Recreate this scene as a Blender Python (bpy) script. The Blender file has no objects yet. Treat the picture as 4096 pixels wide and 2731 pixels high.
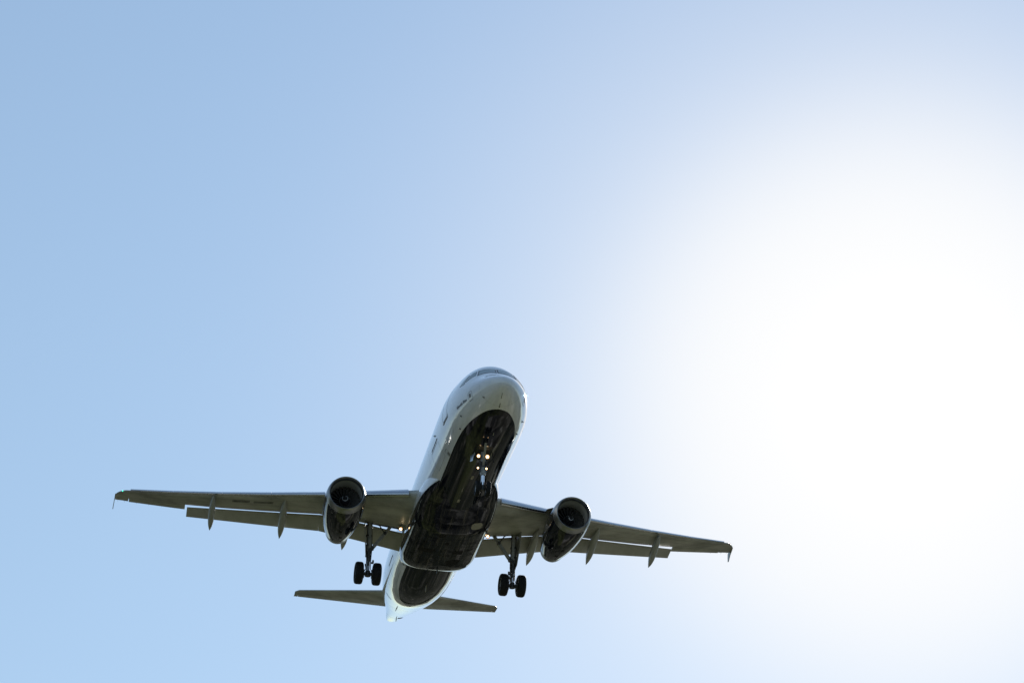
import bpy, math, random
from mathutils import Vector, Matrix
R = math.radians
random.seed(7)
scene = bpy.context.scene
COL = scene.collection

# ------------------------------------------------------------------ camera
# The airliner's own frame: x runs aft from the nose, y to starboard, z up.
PITCH = R(4.0)                      # nose-up attitude on approach
ROOT_Z = 36.6                       # height of the fuselage centre line at the nose
ROOT = Matrix.Translation((0, 0, ROOT_Z)) @ Matrix.Rotation(PITCH, 4, 'Y')
cam_right = Vector((-0.18723062, -0.98217591, 0.01658822))
cam_down = Vector((0.44868736, -0.10053049, -0.88801648))
cam_fwd = Vector((0.87385602, -0.15882095, 0.45951230))
cam_pos = Vector((-79.6724619, 14.1508478, -40.5648641))
cd = bpy.data.cameras.new('camera')
cd.sensor_width = 36.0
cd.lens = 8037.63 * 36.0 / 4096.0
cd.clip_start = 0.5
cd.clip_end = 20000
cam = bpy.data.objects.new('camera', cd)
COL.objects.link(cam)
m = Matrix.Identity(4)
for i in range(3):
    m[i][0] = cam_right[i]; m[i][1] = -cam_down[i]; m[i][2] = -cam_fwd[i]; m[i][3] = cam_pos[i]
cam.matrix_world = ROOT @ m
scene.camera = cam

# ------------------------------------------------------------------ sky and sun
SUN = (ROOT.to_3x3() @ Vector((0.825, -0.344, 0.448))).normalized()
SUN_EL = math.asin(SUN.z)
SUN_ROT = math.atan2(SUN.x, SUN.y)
world = bpy.data.worlds.new('World')
scene.world = world
world.use_nodes = True
wn = world.node_tree.nodes; wl = world.node_tree.links
wn.clear()
sky = wn.new('ShaderNodeTexSky')
sky.sky_type = 'NISHITA'
sky.sun_disc = False
sky.sun_elevation = SUN_EL
sky.sun_rotation = SUN_ROT
sky.altitude = 0
sky.air_density = 1.5
sky.dust_density = 0.05
sky.ozone_density = 0.7
SKY_STRENGTH = 0.0915
# the visible part of the sky keeps nearly one hue; the bright haze stays in a band at the horizon
def wmath(op, a, b=None):
    k = wn.new('ShaderNodeMath'); k.operation = op
    for i, v in enumerate((a, b)):
        if v is None: continue
        if hasattr(v, 'is_linked'): wl.new(v, k.inputs[i])
        else: k.inputs[i].default_value = v
    return k.outputs[0]
geo = wn.new('ShaderNodeTexCoord')
sxyz = wn.new('ShaderNodeSeparateXYZ')
wl.new(geo.outputs['Generated'], sxyz.inputs[0])
high = wmath('ADD', wmath('MULTIPLY', sxyz.outputs['Z'], 0.33), 0.405)
low = wmath('ADD', wmath('MULTIPLY', sxyz.outputs['Z'], 2.1), 0.11)
lift = wn.new('ShaderNodeCombineXYZ')
wl.new(sxyz.outputs['X'], lift.inputs['X']); wl.new(sxyz.outputs['Y'], lift.inputs['Y'])
wl.new(wmath('MINIMUM', high, low), lift.inputs['Z'])
nrm = wn.new('ShaderNodeVectorMath'); nrm.operation = 'NORMALIZE'
wl.new(lift.outputs[0], nrm.inputs[0])
wl.new(nrm.outputs[0], sky.inputs['Vector'])
# the bright aureole of the air round the sun, by angle from the sun
dot = wn.new('ShaderNodeVectorMath'); dot.operation = 'DOT_PRODUCT'
# the haze is thicker below the sun, so the bleached patch sits a degree lower
dot.inputs[1].default_value = Vector((SUN.x, SUN.y, SUN.z - 0.022)).normalized()
wl.new(geo.outputs['Generated'], dot.inputs[0])
ang = wmath('ARCCOSINE', wmath('MINIMUM', dot.outputs['Value'], 0.999999))
def veil(width_deg, power, amount=1.0):
    # how far the sky is bleached towards white, by the angle from the sun
    k = wmath('POWER', wmath('DIVIDE', ang, R(width_deg)), power)
    return wmath('MULTIPLY', wmath('EXPONENT', wmath('MULTIPLY', k, -1.0)), amount)
fac = wn.new('ShaderNodeCombineXYZ')
for i, (w1, w2) in enumerate(((7.8, 12.0), (7.75, 11.7), (7.7, 11.6))):
    f_in, f_out = veil(w1, 4.0), veil(w2, 2.5, 0.60)
    both = wmath('MULTIPLY', wmath('SUBTRACT', 1.0, f_in), wmath('SUBTRACT', 1.0, f_out))
    wl.new(wmath('SUBTRACT', 1.0, both), fac.inputs[i])
WHITE_SKY = 0.709 / SKY_STRENGTH
base = wn.new('ShaderNodeVectorMath'); base.operation = 'MULTIPLY'
base.inputs[1].default_value = (1.03, 1.035, 1.095)
wl.new(sky.outputs[0], base.inputs[0])
gap = wn.new('ShaderNodeVectorMath'); gap.operation = 'SUBTRACT'
gap.inputs[0].default_value = (WHITE_SKY, WHITE_SKY, WHITE_SKY)
wl.new(base.outputs[0], gap.inputs[1])
lifted = wn.new('ShaderNodeVectorMath'); lifted.operation = 'MULTIPLY'
wl.new(gap.outputs[0], lifted.inputs[0]); wl.new(fac.outputs[0], lifted.inputs[1])
halo = wn.new('ShaderNodeVectorMath'); halo.operation = 'ADD'
wl.new(base.outputs[0], halo.inputs[0]); wl.new(lifted.outputs[0], halo.inputs[1])
core = wn.new('ShaderNodeVectorMath'); core.operation = 'SCALE'
core.inputs[0].default_value = (1.0, 0.93, 0.84)
wl.new(wmath('MULTIPLY', wmath('EXPONENT', wmath('DIVIDE', ang, -R(0.45))), 12.0 / SKY_STRENGTH), core.inputs['Scale'])
add = wn.new('ShaderNodeVectorMath'); add.operation = 'ADD'
wl.new(halo.outputs[0], add.inputs[0]); wl.new(core.outputs[0], add.inputs[1])
bg = wn.new('ShaderNodeBackground')
bg.inputs['Strength'].default_value = SKY_STRENGTH
wout = wn.new('ShaderNodeOutputWorld')
wl.new(add.outputs[0], bg.inputs['Color'])
wl.new(bg.outputs[0], wout.inputs['Surface'])

sl = bpy.data.lights.new('sun', 'SUN')
sl.energy = 5.0
sl.angle = R(0.53)
sl.color = (1.0, 0.95, 0.87)
sun = bpy.data.objects.new('sun', sl)
COL.objects.link(sun)
sun.rotation_euler = SUN.to_track_quat('Z', 'Y').to_euler()
sun.location = SUN * 300

scene.view_settings.view_transform = 'Standard'
scene.view_settings.look = 'None'
scene.view_settings.exposure = 0.5
scene.view_settings.gamma = 1.0
scene.view_settings.use_curve_mapping = False
scene.render.engine = 'CYCLES'
scene.cycles.max_bounces = 8
scene.cycles.caustics_reflective = False

# ------------------------------------------------------------------ materials
def new_mat(name):
    mt = bpy.data.materials.new(name)
    mt.use_nodes = True
    n = mt.node_tree.nodes
    return mt, n, mt.node_tree.links, n['Principled BSDF']

def ramp(n, l, src, stops):
    r = n.new('ShaderNodeValToRGB')
    e = r.color_ramp.elements
    while len(e) > 1: e.remove(e[-1])
    for k, (p, c) in enumerate(stops):
        el = e[0] if k == 0 else e.new(p)
        el.position = p
        el.color = (c, c, c, 1) if not isinstance(c, (tuple, list)) else (*c, 1)
    l.new(src, r.inputs[0])
    return r.outputs[0]

def coords(n, l, scale):
    tc = n.new('ShaderNodeTexCoord')
    mp = n.new('ShaderNodeMapping')
    mp.inputs['Scale'].default_value = scale
    l.new(tc.outputs['Object'], mp.inputs[0])
    return mp.outputs[0]

def noise(n, l, vec, scale, detail=5, rough=0.6):
    t = n.new('ShaderNodeTexNoise')
    t.inputs['Scale'].default_value = scale
    t.inputs['Detail'].default_value = detail
    t.inputs['Roughness'].default_value = rough
    l.new(vec, t.inputs['Vector'])
    return t.outputs['Fac']

def mixc(n, l, fac, a, b, mode='MIX'):
    mx = n.new('ShaderNodeMix'); mx.data_type = 'RGBA'; mx.blend_type = mode
    for sock, v in ((mx.inputs['Factor'], fac), (mx.inputs['A'], a), (mx.inputs['B'], b)):
        if hasattr(v, 'is_linked'): l.new(v, sock)
        elif isinstance(v, (tuple, list)): sock.default_value = (*v, 1)
        else: sock.default_value = v
    return mx.outputs['Result']

def math_n(n, l, op, a, b=None):
    k = n.new('ShaderNodeMath'); k.operation = op
    if op == 'MULTIPLY_ADD': k.inputs[2].default_value = 0.5
    for i, v in enumerate((a, b)):
        if v is None: continue
        if hasattr(v, 'is_linked'): l.new(v, k.inputs[i])
        else: k.inputs[i].default_value = v
    return k.outputs[0]

def paint(name, base, rough=0.15, coat=0.0, streak=(0.25, 3.0, 3.0), dirt=0.15, bump=0.0, metallic=0.0, rough_var=0.08, spec=0.5):
    """airframe paint: base colour with faint fore-and-aft streaks of grime"""
    mt, n, l, b = new_mat(name)
    v = coords(n, l, streak)
    f1 = noise(n, l, v, 1.6, 6, 0.65)
    f = ramp(n, l, f1, [(0.35, 1.0 - dirt), (0.62, 1.0)])
    c = mixc(n, l, 1.0, base, f, 'MULTIPLY')
    l.new(c, b.inputs['Base Color'])
    rr = ramp(n, l, f1, [(0.3, rough + rough_var), (0.7, rough)])
    l.new(rr, b.inputs['Roughness'])
    b.inputs['Metallic'].default_value = metallic
    b.inputs['Coat Weight'].default_value = coat
    b.inputs['Coat Roughness'].default_value = 0.03
    b.inputs['Specular IOR Level'].default_value = spec
    if bump:
        v2 = coords(n, l, (1, 1, 1))
        f2 = noise(n, l, v2, 1.3, 2, 0.4)
        bp = n.new('ShaderNodeBump')
        bp.inputs['Strength'].default_value = bump
        bp.inputs['Distance'].default_value = 0.05
        l.new(f2, bp.inputs['Height'])
        l.new(bp.outputs[0], b.inputs['Normal'])
        if coat: l.new(bp.outputs[0], b.inputs['Coat Normal'])
    return mt

WHITE = (0.86, 0.86, 0.85)
NAVY = (0.006, 0.008, 0.016)

def livery(name, zline, bump=0.06, soot_sheen=0.35, soot_sheen_col=(0.030, 0.028, 0.024), blotchy=False):
    """white above a level waterline, dark navy below it: the paint scheme itself"""
    mt, n, l, b = new_mat(name)
    tc = n.new('ShaderNodeTexCoord')
    sp = n.new('ShaderNodeSeparateXYZ')
    l.new(tc.outputs['Object'], sp.inputs[0])
    below = math_n(n, l, 'LESS_THAN', sp.outputs['Z'], zline)
    v = coords(n, l, (0.22, 2.4, 2.4))
    f1 = noise(n, l, v, 1.7, 6, 0.65)
    wd = ramp(n, l, f1, [(0.32, 0.90), (0.6, 1.0)])
    white = mixc(n, l, 1.0, WHITE, wd, 'MULTIPLY')
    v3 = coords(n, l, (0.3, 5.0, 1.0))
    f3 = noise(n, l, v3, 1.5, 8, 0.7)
    grime = ramp(n, l, f3, [(0.50, 0.0), (0.72, soot_sheen)])  # sooty streaks; on the fairing also a painted ground reflection
    navy = mixc(n, l, grime, NAVY, soot_sheen_col)
    l.new(mixc(n, l, below, white, navy), b.inputs['Base Color'])
    rr = ramp(n, l, f3, [(0.40, 0.02), (0.75, 0.13)])
    l.new(rr, b.inputs['Roughness'])
    l.new(math_n(n, l, 'MULTIPLY', math_n(n, l, 'SUBTRACT', 1.0, below), 0.8), b.inputs['Coat Weight'])
    sp_ = math_n(n, l, 'MULTIPLY_ADD', below, -0.20)
    if blotchy:
        v5 = coords(n, l, (0.9, 0.55, 1.0))
        f5 = ramp(n, l, noise(n, l, v5, 1.7, 7, 0.7), [(0.40, 0.12), (0.50, 0.8), (0.62, 1.15)])
        mx5 = math_n(n, l, 'MULTIPLY', sp_, f5)
        above = math_n(n, l, 'SUBTRACT', 1.0, below)
        sp_ = math_n(n, l, 'ADD', math_n(n, l, 'MULTIPLY', mx5, below), math_n(n, l, 'MULTIPLY', above, 0.5))
    l.new(sp_, b.inputs['Specular IOR Level'])
    b.inputs['Coat Roughness'].default_value = 0.02
    v2 = coords(n, l, (1, 1, 1))
    f2 = noise(n, l, v2, 1.1, 3, 0.5)
    bp = n.new('ShaderNodeBump')
    bp.inputs['Strength'].default_value = bump
    bp.inputs['Distance'].default_value = 0.05
    l.new(f2, bp.inputs['Height'])
    l.new(bp.outputs[0], b.inputs['Normal'])
    l.new(bp.outputs[0], b.inputs['Coat Normal'])
    return mt

def plain(name, base, rough=0.5, metallic=0.0, scale=8.0, var=0.25, spec=0.5):
    mt, n, l, b = new_mat(name)
    v = coords(n, l, (1, 1, 1))
    f = noise(n, l, v, scale, 4, 0.6)
    k = ramp(n, l, f, [(0.3, 1.0 - var), (0.7, 1.0)])
    l.new(mixc(n, l, 1.0, base, k, 'MULTIPLY'), b.inputs['Base Color'])
    b.inputs['Roughness'].default_value = rough
    b.inputs['Metallic'].default_value = metallic
    b.inputs['Specular IOR Level'].default_value = spec
    return mt

def glow(name, colour, strength):
    mt, n, l, b = new_mat(name)
    b.inputs['Base Color'].default_value = (*colour, 1)
    b.inputs['Emission Color'].default_value = (*colour, 1)
    b.inputs['Emission Strength'].default_value = strength
    return mt

M = {}
M['livery'] = livery('fuselage_paint', -1.545)
M['fairing'] = livery('fairing_paint', -1.50, 0.12, 0.85, (0.15, 0.136, 0.118), True)  # pale grime colour also paints the grey ground reflected in the flat belly
M['navy'] = paint('navy_paint', (0.007, 0.009, 0.018), 0.04, 0.0, (0.4, 3, 3), 0.3, 0.05, rough_var=0.05, spec=0.32)
M['white'] = paint('white_paint', WHITE, 0.16, 0.3, dirt=0.08)
M['wing_grey'] = paint('wing_grey_paint', (0.48, 0.48, 0.43), 0.28, 0.0, (0.5, 0.25, 1.0), 0.45, rough_var=0.2)
M['flap_grey'] = paint('flap_grey_paint', (0.41, 0.41, 0.36), 0.36, 0.0, (0.6, 1.2, 1.0), 0.15)
M['fairing_grey'] = paint('track_fairing_paint', (0.37, 0.38, 0.345), 0.3, 0.0, (0.6, 2, 2), 0.2)
M['bare_metal'] = paint('polished_leading_edge', (0.62, 0.64, 0.66), 0.22, 0.0, (1, 0.3, 1), 0.12, metallic=1.0, rough_var=0.1)
M['lip_metal'] = paint('inlet_lip_metal', (0.34, 0.35, 0.35), 0.32, 0.0, (1, 1, 1), 0.15, metallic=1.0, rough_var=0.1)
M['exhaust_metal'] = paint('exhaust_metal', (0.26, 0.25, 0.22), 0.34, 0.0, (1, 1, 1), 0.3, metallic=1.0)
M['liner'] = plain('inlet_liner', (0.55, 0.55, 0.52), 0.5, 0.0, 20, 0.15)
M['fan'] = plain('fan_titanium', (0.11, 0.107, 0.098), 0.45, 0.3, 12, 0.3)
M['spinner'] = plain('spinner_black', (0.015, 0.015, 0.016), 0.35)
M['mark_white'] = plain('white_marking', (0.78, 0.78, 0.76), 0.4, 0, 10, 0.05)
M['cove'] = plain('cove_dark', (0.03, 0.03, 0.026), 0.7)
M['rubber'] = plain('tyre_rubber', (0.018, 0.018, 0.018), 0.75, 0, 6, 0.3, 0.25)
M['rim'] = plain('wheel_rim_metal', (0.32, 0.32, 0.31), 0.4, 0.7, 10, 0.3)
M['gear'] = plain('gear_paint', (0.42, 0.42, 0.39), 0.4, 0.0, 6, 0.45)
M['gear_dark'] = plain('gear_dark_steel', (0.08, 0.08, 0.075), 0.45, 0.4, 9, 0.4)
M['chrome'] = plain('oleo_chrome', (0.75, 0.76, 0.78), 0.06, 1.0, 3, 0.03)
M['glass'] = plain('windscreen_glass', (0.25, 0.32, 0.32), 0.04, 0, 2, 0.1, 1.0)  # pale base colour stands in for sky mirrored in the panes
M['seal'] = plain('black_seal', (0.02, 0.02, 0.02), 0.55)
M['line'] = plain('panel_gap', (0.16, 0.16, 0.16), 0.7)
M['seam'] = plain('faint_seam', (0.45, 0.45, 0.44), 0.6)
M['dark_line'] = plain('dark_gap', (0.010, 0.010, 0.010), 0.7, spec=0.2)
M['text'] = plain('slate_lettering', (0.03, 0.035, 0.05), 0.5)
M['placard'] = plain('grey_placard', (0.25, 0.24, 0.23), 0.6)
M['pale_patch'] = plain('pale_patch', (0.36, 0.34, 0.28), 0.5, 0, 20, 0.15)
M['landing_glow'] = glow('landing_lamp_glow', (1.0, 0.80, 0.48), 7)
M['landing_rim'] = glow('landing_lamp_reflector', (1.0, 0.50, 0.17), 0.8)
M['taxi_glow'] = glow('turnoff_lamp_glow', (1.0, 0.62, 0.32), 3.5)
M['green_glow'] = glow('green_nav_glow', (0.05, 0.8, 0.5), 1.6)
M['red_glow'] = glow('red_nav_glow', (0.5, 0.10, 0.07), 0.05)

# ------------------------------------------------------------------ mesh helpers
def build(name, verts, faces, mat, parent=None, smooth=True, sharp=35, fmat=None):
    me = bpy.data.meshes.new(name)
    me.from_pydata([tuple(v) for v in verts], [], faces)
    mats = mat if isinstance(mat, list) else [mat]
    for k in mats: me.materials.append(k)
    if fmat:
        me.polygons.foreach_set('material_index', fmat)
    me.validate()
    if smooth:
        me.polygons.foreach_set('use_smooth', [True] * len(me.polygons))
        me.set_sharp_from_angle(angle=R(sharp))
    me.update()
    o = bpy.data.objects.new(name, me)
    COL.objects.link(o)
    if parent: o.parent = parent
    return o

class MB:
    """collects shapes that become ONE mesh object"""
    def __init__(s): s.v = []; s.f = []; s.m = []
    def add(s, verts, faces, mi=0):
        k = len(s.v)
        s.v += [Vector(v) for v in verts]
        s.f += [tuple(i + k for i in f) for f in faces]
        s.m += [mi] * len(faces)
        return s
    def grid(s, rows, closed=False, mi=0, cap0=False, cap1=False):
        n = len(rows[0]); vs = [p for r in rows for p in r]; fs = []
        for i in range(len(rows) - 1):
            for j in range(n if closed else n - 1):
                a, b = i * n + j, i * n + (j + 1) % n
                fs.append((a, b, b + n, a + n))
        if cap0: fs.append(tuple(reversed(range(n))))
        if cap1: fs.append(tuple((len(rows) - 1) * n + j for j in range(n)))
        return s.add(vs, fs, mi)
    def tube(s, pts, radii, n=12, mi=0, caps=True):
        rows = []
        for i, p in enumerate(pts):
            p = Vector(p)
            a = Vector(pts[max(i - 1, 0)]); b = Vector(pts[min(i + 1, len(pts) - 1)])
            t = (b - a).normalized()
            u = t.orthogonal().normalized() if i == 0 else (u0 - t * u0.dot(t)).normalized()
            u0 = u; w = t.cross(u)
            r = radii[i] if isinstance(radii, (list, tuple)) else radii
            rows.append([p + (u * math.cos(q) + w * math.sin(q)) * r for q in [2 * math.pi * k / n for k in range(n)]])
        return s.grid(rows, True, mi, caps, caps)
    def box(s, c, sx, sy, sz, rot=None, mi=0):
        c = Vector(c); vs = []
        for dx in (-1, 1):
            for dy in (-1, 1):
                for dz in (-1, 1):
                    q = Vector((dx * sx / 2, dy * sy / 2, dz * sz / 2))
                    if rot is not None: q = rot @ q
                    vs.append(c + q)
        return s.add(vs, [(0, 1, 3, 2), (4, 6, 7, 5), (0, 4, 5, 1), (2, 3, 7, 6), (0, 2, 6, 4), (1, 5, 7, 3)], mi)
    def bar(s, a, b, w, h, mi=0, up=(0, 0, 1)):
        a, b = Vector(a), Vector(b)
        t = (b - a).normalized(); side = t.cross(Vector(up)).normalized(); u = side.cross(t)
        rows = [[p + side * (w / 2 * i) + u * (h / 2 * j) for i, j in ((-1, -1), (1, -1), (1, 1), (-1, 1))] for p in (a, b)]
        return s.grid(rows, True, mi, True, True)
    def lathe(s, prof, centre, axis, n=40, mi=0, closed=False):
        """prof = [(along, radius)] round the axis through centre"""
        centre = Vector(centre); ax = Vector(axis).normalized()
        u = ax.orthogonal().normalized(); w = ax.cross(u)
        rows = [[centre + ax * a + (u * math.cos(q) + w * math.sin(q)) * r for q in [2 * math.pi * k / n for k in range(n)]] for a, r in prof]
        if closed: rows.append(rows[0])
        return s.grid(rows, True, mi)
    def plate(s, outline, thick, normal, mi=0):
        nrm = Vector(normal).normalized() * (thick / 2)
        a = [Vector(p) - nrm for p in outline]; b = [Vector(p) + nrm for p in outline]
        n = len(a)
        fs = [tuple(reversed(range(n))), tuple(range(n, 2 * n))]
        fs += [(i, (i + 1) % n, n + (i + 1) % n, n + i) for i in range(n)]
        return s.add(a + b, fs, mi)
    def obj(s, name, mat, parent=None, smooth=True, sharp=35):
        return build(name, s.v, s.f, mat, parent, smooth, sharp, s.m if isinstance(mat, list) else None)

def pchip(xs, ys):
    n = len(xs)
    h = [xs[i + 1] - xs[i] for i in range(n - 1)]
    d = [(ys[i + 1] - ys[i]) / h[i] for i in range(n - 1)]
    mm = [0.0] * n
    for i in range(1, n - 1):
        if d[i - 1] * d[i] > 0:
            w1 = 2 * h[i] + h[i - 1]; w2 = h[i] + 2 * h[i - 1]
            mm[i] = (w1 + w2) / (w1 / d[i - 1] + w2 / d[i])
    mm[0] = d[0]; mm[-1] = d[-1]
    def f(x):
        x = min(max(x, xs[0]), xs[-1])
        i = 0
        while i < n - 2 and x > xs[i + 1]: i += 1
        t = (x - xs[i]) / h[i]
        return ((2 * t**3 - 3 * t**2 + 1) * ys[i] + (t**3 - 2 * t**2 + t) * h[i] * mm[i]
                + (-2 * t**3 + 3 * t**2) * ys[i + 1] + (t**3 - t**2) * h[i] * mm[i + 1])
    return f

def lerp_tab(x, xs, ys):
    if x <= xs[0]: 
        return ys[0] + (ys[1] - ys[0]) * (x - xs[0]) / (xs[1] - xs[0])
    for i in range(len(xs) - 1):
        if x <= xs[i + 1] or i == len(xs) - 2:
            return ys[i] + (ys[i + 1] - ys[i]) * (x - xs[i]) / (xs[i + 1] - xs[i])

# ------------------------------------------------------------------ ground
def ground_material():
    mt, n, l, b = new_mat('ground_mixed')
    tc = n.new('ShaderNodeTexCoord')
    o = tc.outputs['Object']
    def cells(scale, metric='CHEBYCHEV', rot=0.0):
        mp = n.new('ShaderNodeMapping'); mp.inputs['Rotation'].default_value = (0, 0, rot)
        l.new(o, mp.inputs[0])
        vor = n.new('ShaderNodeTexVoronoi'); vor.inputs['Scale'].default_value = scale
        vor.distance = metric
        l.new(mp.outputs[0], vor.inputs['Vector'])
        sep = n.new('ShaderNodeSeparateColor'); l.new(vor.outputs['Color'], sep.inputs[0])
        return sep.outputs
    big = cells(0.022, rot=0.3); small = cells(0.16, rot=0.3)
    f1 = noise(n, l, o, 0.010, 6, 0.6)
    grass = ramp(n, l, noise(n, l, o, 0.25, 7, 0.75), [(0.35, (0.020, 0.028, 0.010)), (0.65, (0.13, 0.14, 0.055))])
    lot = ramp(n, l, big[0], [(0.0, (0.04, 0.04, 0.038)), (0.4, (0.12, 0.115, 0.105)), (0.75, (0.30, 0.29, 0.25)), (1.0, (0.07, 0.07, 0.065))])
    roofs = ramp(n, l, small[0], [(0.0, (0.02, 0.02, 0.02)), (0.5, (0.10, 0.095, 0.085)), (0.85, (0.36, 0.34, 0.31)), (1.0, (0.5, 0.49, 0.46))])
    c = mixc(n, l, ramp(n, l, small[1], [(0.60, 0.0), (0.61, 0.85)]), lot, roofs)
    c = mixc(n, l, ramp(n, l, big[1], [(0.42, 0.0), (0.43, 1.0)]), grass, c)
    dirt = ramp(n, l, f1, [(0.50, 0.0), (0.62, 0.75)])
    c = mixc(n, l, dirt, c, (0.22, 0.20, 0.145))
    blotch = ramp(n, l, noise(n, l, o, 0.055, 5, 0.6), [(0.40, 0.2), (0.47, 0.95), (0.58, 1.95)])
    c = mixc(n, l, 1.0, c, blotch, 'MULTIPLY')
    # unseen layout shaped for the belly's reflections: open clearing, dark woods and scrub around
    sh = n.new('ShaderNodeVectorMath'); sh.operation = 'SUBTRACT'; sh.inputs[1].default_value = (12, -6, 0); l.new(o, sh.inputs[0])
    ln = n.new('ShaderNodeVectorMath'); ln.operation = 'LENGTH'; l.new(sh.outputs[0], ln.inputs[0])
    wob = math_n(n, l, 'MULTIPLY', math_n(n, l, 'SUBTRACT', noise(n, l, o, 0.045, 6, 0.65), 0.5), 60.0)
    edge = math_n(n, l, 'ADD', ln.outputs['Value'], wob)
    far = n.new('ShaderNodeMapRange'); far.inputs['From Min'].default_value = 60; far.inputs['From Max'].default_value = 65; far.inputs['To Max'].default_value = 0.95
    l.new(edge, far.inputs['Value'])
    woods = ramp(n, l, noise(n, l, o, 0.12, 6, 0.7), [(0.42, (0.010, 0.014, 0.008)), (0.55, (0.030, 0.036, 0.020)), (0.60, (0.13, 0.12, 0.095)), (0.70, (0.30, 0.28, 0.23))])
    c = mixc(n, l, far.outputs[0], c, woods)
    l.new(c, b.inputs['Base Color'])
    b.inputs['Roughness'].default_value = 0.95
    b.inputs['Specular IOR Level'].default_value = 0.03
    return mt
GM = ground_material()
g = MB()
S = 9000
N = 24
rows = [[(-S + 2 * S * i / N, -S + 2 * S * j / N, 0) for j in range(N + 1)] for i in range(N + 1)]
g.grid(rows)
ground = g.obj('ground', GM, None, False)
ground['kind'] = 'structure'
# unseen tree-line ring, added for a dark jagged horizon in the paint's reflections
hm, hn, hl, hb = new_mat('treeline_woods')
hc = ramp(hn, hl, noise(hn, hl, coords(hn, hl, (1, 1, 1)), 0.08, 6, 0.7), [(0.3, (0.010, 0.014, 0.008)), (0.7, (0.035, 0.042, 0.022))])
hl.new(hc, hb.inputs['Base Color']); hb.inputs['Roughness'].default_value = 0.95; hb.inputs['Specular IOR Level'].default_value = 0.0
h = MB()
NT = 720
rows = []
hs = [0.0] * NT
rnd = random.Random(3)
for o_ in range(1, 9):
    k = 2 ** o_ * 3; amp = 5.0 / (1 + 0.55 * o_)
    ph = [rnd.uniform(-1, 1) for _ in range(k)]
    for i in range(NT):
        t = i / NT * k; a = int(t) % k; fr = t - int(t)
        hs[i] += amp * (ph[a] * (1 - fr) + ph[(a + 1) % k] * fr)
for rr, kz in ((300, 0), (330, 0.75), (380, 1.0), (460, 0)):
    row = []
    for i in range(NT):
        q = 2 * math.pi * i / NT
        z = -1 if kz == 0 else max(3.0, 13 + 1.3 * hs[i]) * kz
        row.append((rr * math.cos(q) + 20, rr * math.sin(q), z))
    rows.append(row)
h.grid(rows, True)
treeline_ring = h.obj('treeline_ring', hm, None, False)
treeline_ring['kind'] = 'structure'

# ------------------------------------------------------------------ airliner root
root = bpy.data.objects.new('airliner', None)
COL.objects.link(root)
root.matrix_world = ROOT
root['label'] = 'white twin-engine passenger jet with glossy navy belly and landing gear down in the sky'
root['category'] = 'airplane'

# ------------------------------------------------------------------ fuselage surface
FX = [0,.06,.2,.45,.8,1.2,1.6,2.1,2.6,3.2,4,5,6.2,8,23.5,25,26.5,28,30,32,33.5,35,36.3,37.2,37.57]
ZT = [-.68,-.49,-.36,-.20,-.02,.165,.40,.83,1.27,1.58,1.79,1.96,2.05,2.07,2.07,2.07,2.07,2.07,2.05,1.99,1.89,1.74,1.56,1.41,1.34]
ZB = [-.68,-.87,-1.01,-1.18,-1.37,-1.54,-1.67,-1.77,-1.86,-1.93,-1.99,-2.04,-2.07,-2.07,-2.07,-2.01,-1.84,-1.55,-1.06,-.56,-.17,.22,.54,.75,.84]
HW = [0,.23,.43,.66,.89,1.10,1.27,1.42,1.55,1.68,1.81,1.91,1.965,1.975,1.97,1.95,1.90,1.81,1.60,1.30,1.02,.76,.57,.45,.40]
ZM = [-.68,-.66,-.64,-.62,-.60,-.57,-.54,-.52,-.49,-.43,-.33,-.16,-.04,0,0,.02,.08,.18,.34,.54,.7,.85,.96,1.02,1.05]
SX = [math.sqrt(x) for x in FX]
fT, fB, fW, fM = [pchip(SX, a) for a in (ZT, ZB, HW, ZM)]
def sect(x):
    s = math.sqrt(max(x, 0)); return fT(s), fB(s), fW(s), fM(s)
def fpt(x, th):
    """th = 0 at the keel, +90 starboard side, 180 crown (degrees)"""
    t, b, w, mz = sect(x)
    c, s = math.cos(R(th)), math.sin(R(th))
    return Vector((x, w * s, mz - ((mz - b) if c > 0 else (t - mz)) * c))
def fside(x, z, sg=1):
    t, b, w, mz = sect(x)
    k = (mz - z) / (mz - b) if z < mz else (z - mz) / (t - mz)
    k = max(-0.9999, min(0.9999, k))
    th = math.degrees(math.acos(k)) if z < mz else 180 - math.degrees(math.acos(k))
    return fpt_n(x, th * sg)
def fvert(x, y, top=False):
    w = sect(x)[2]
    th = math.degrees(math.asin(max(-1, min(1, y / w))))
    return fpt_n(x, 180 - th if top else th)
def fpt_n(x, th):
    p = fpt(x, th)
    a = fpt(x + .01, th) - fpt(max(x - .01, 0.0005), th)
    b = fpt(x, th + .3) - fpt(x, th - .3)
    nn = b.cross(a)
    if nn.length < 1e-9: nn = Vector((-1, 0, 0))
    nn.normalize()
    if nn.dot(p - Vector((p.x + .3, 0, sect(x)[3]))) < 0: nn = -nn
    return p, nn
def off(pn, d): return pn[0] + pn[1] * d

xs = [0.0005, .004, .012, .03, .06, .1, .15] + [.2 + .1 * i for i in range(60)] + [6.3 + .5 * i for i in range(34)] + [23.4 + .25 * i for i in range(57)] + [37.57]
NA = 96
fb = MB()
fb.grid([[fpt(x, 360 * k / NA) for k in range(NA)] for x in xs], True, 0, True, False)
# rolled edge of the tail-cone outlet
tail_rows = []
for dx, sc in ((0, 1.0), (.01, .93), (-.35, .85)):
    t, b, w, mz = sect(37.57)
    tail_rows.append([Vector((37.57 + dx, w * sc * math.sin(R(360 * k / NA)), mz - ((mz - b) if math.cos(R(360 * k / NA)) > 0 else (t - mz)) * sc * math.cos(R(360 * k / NA)))) for k in range(NA)])
fb.grid(tail_rows, True, 1, False, True)
fuselage = fb.obj('fuselage', [M['livery'], M['cove']], root)

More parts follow.
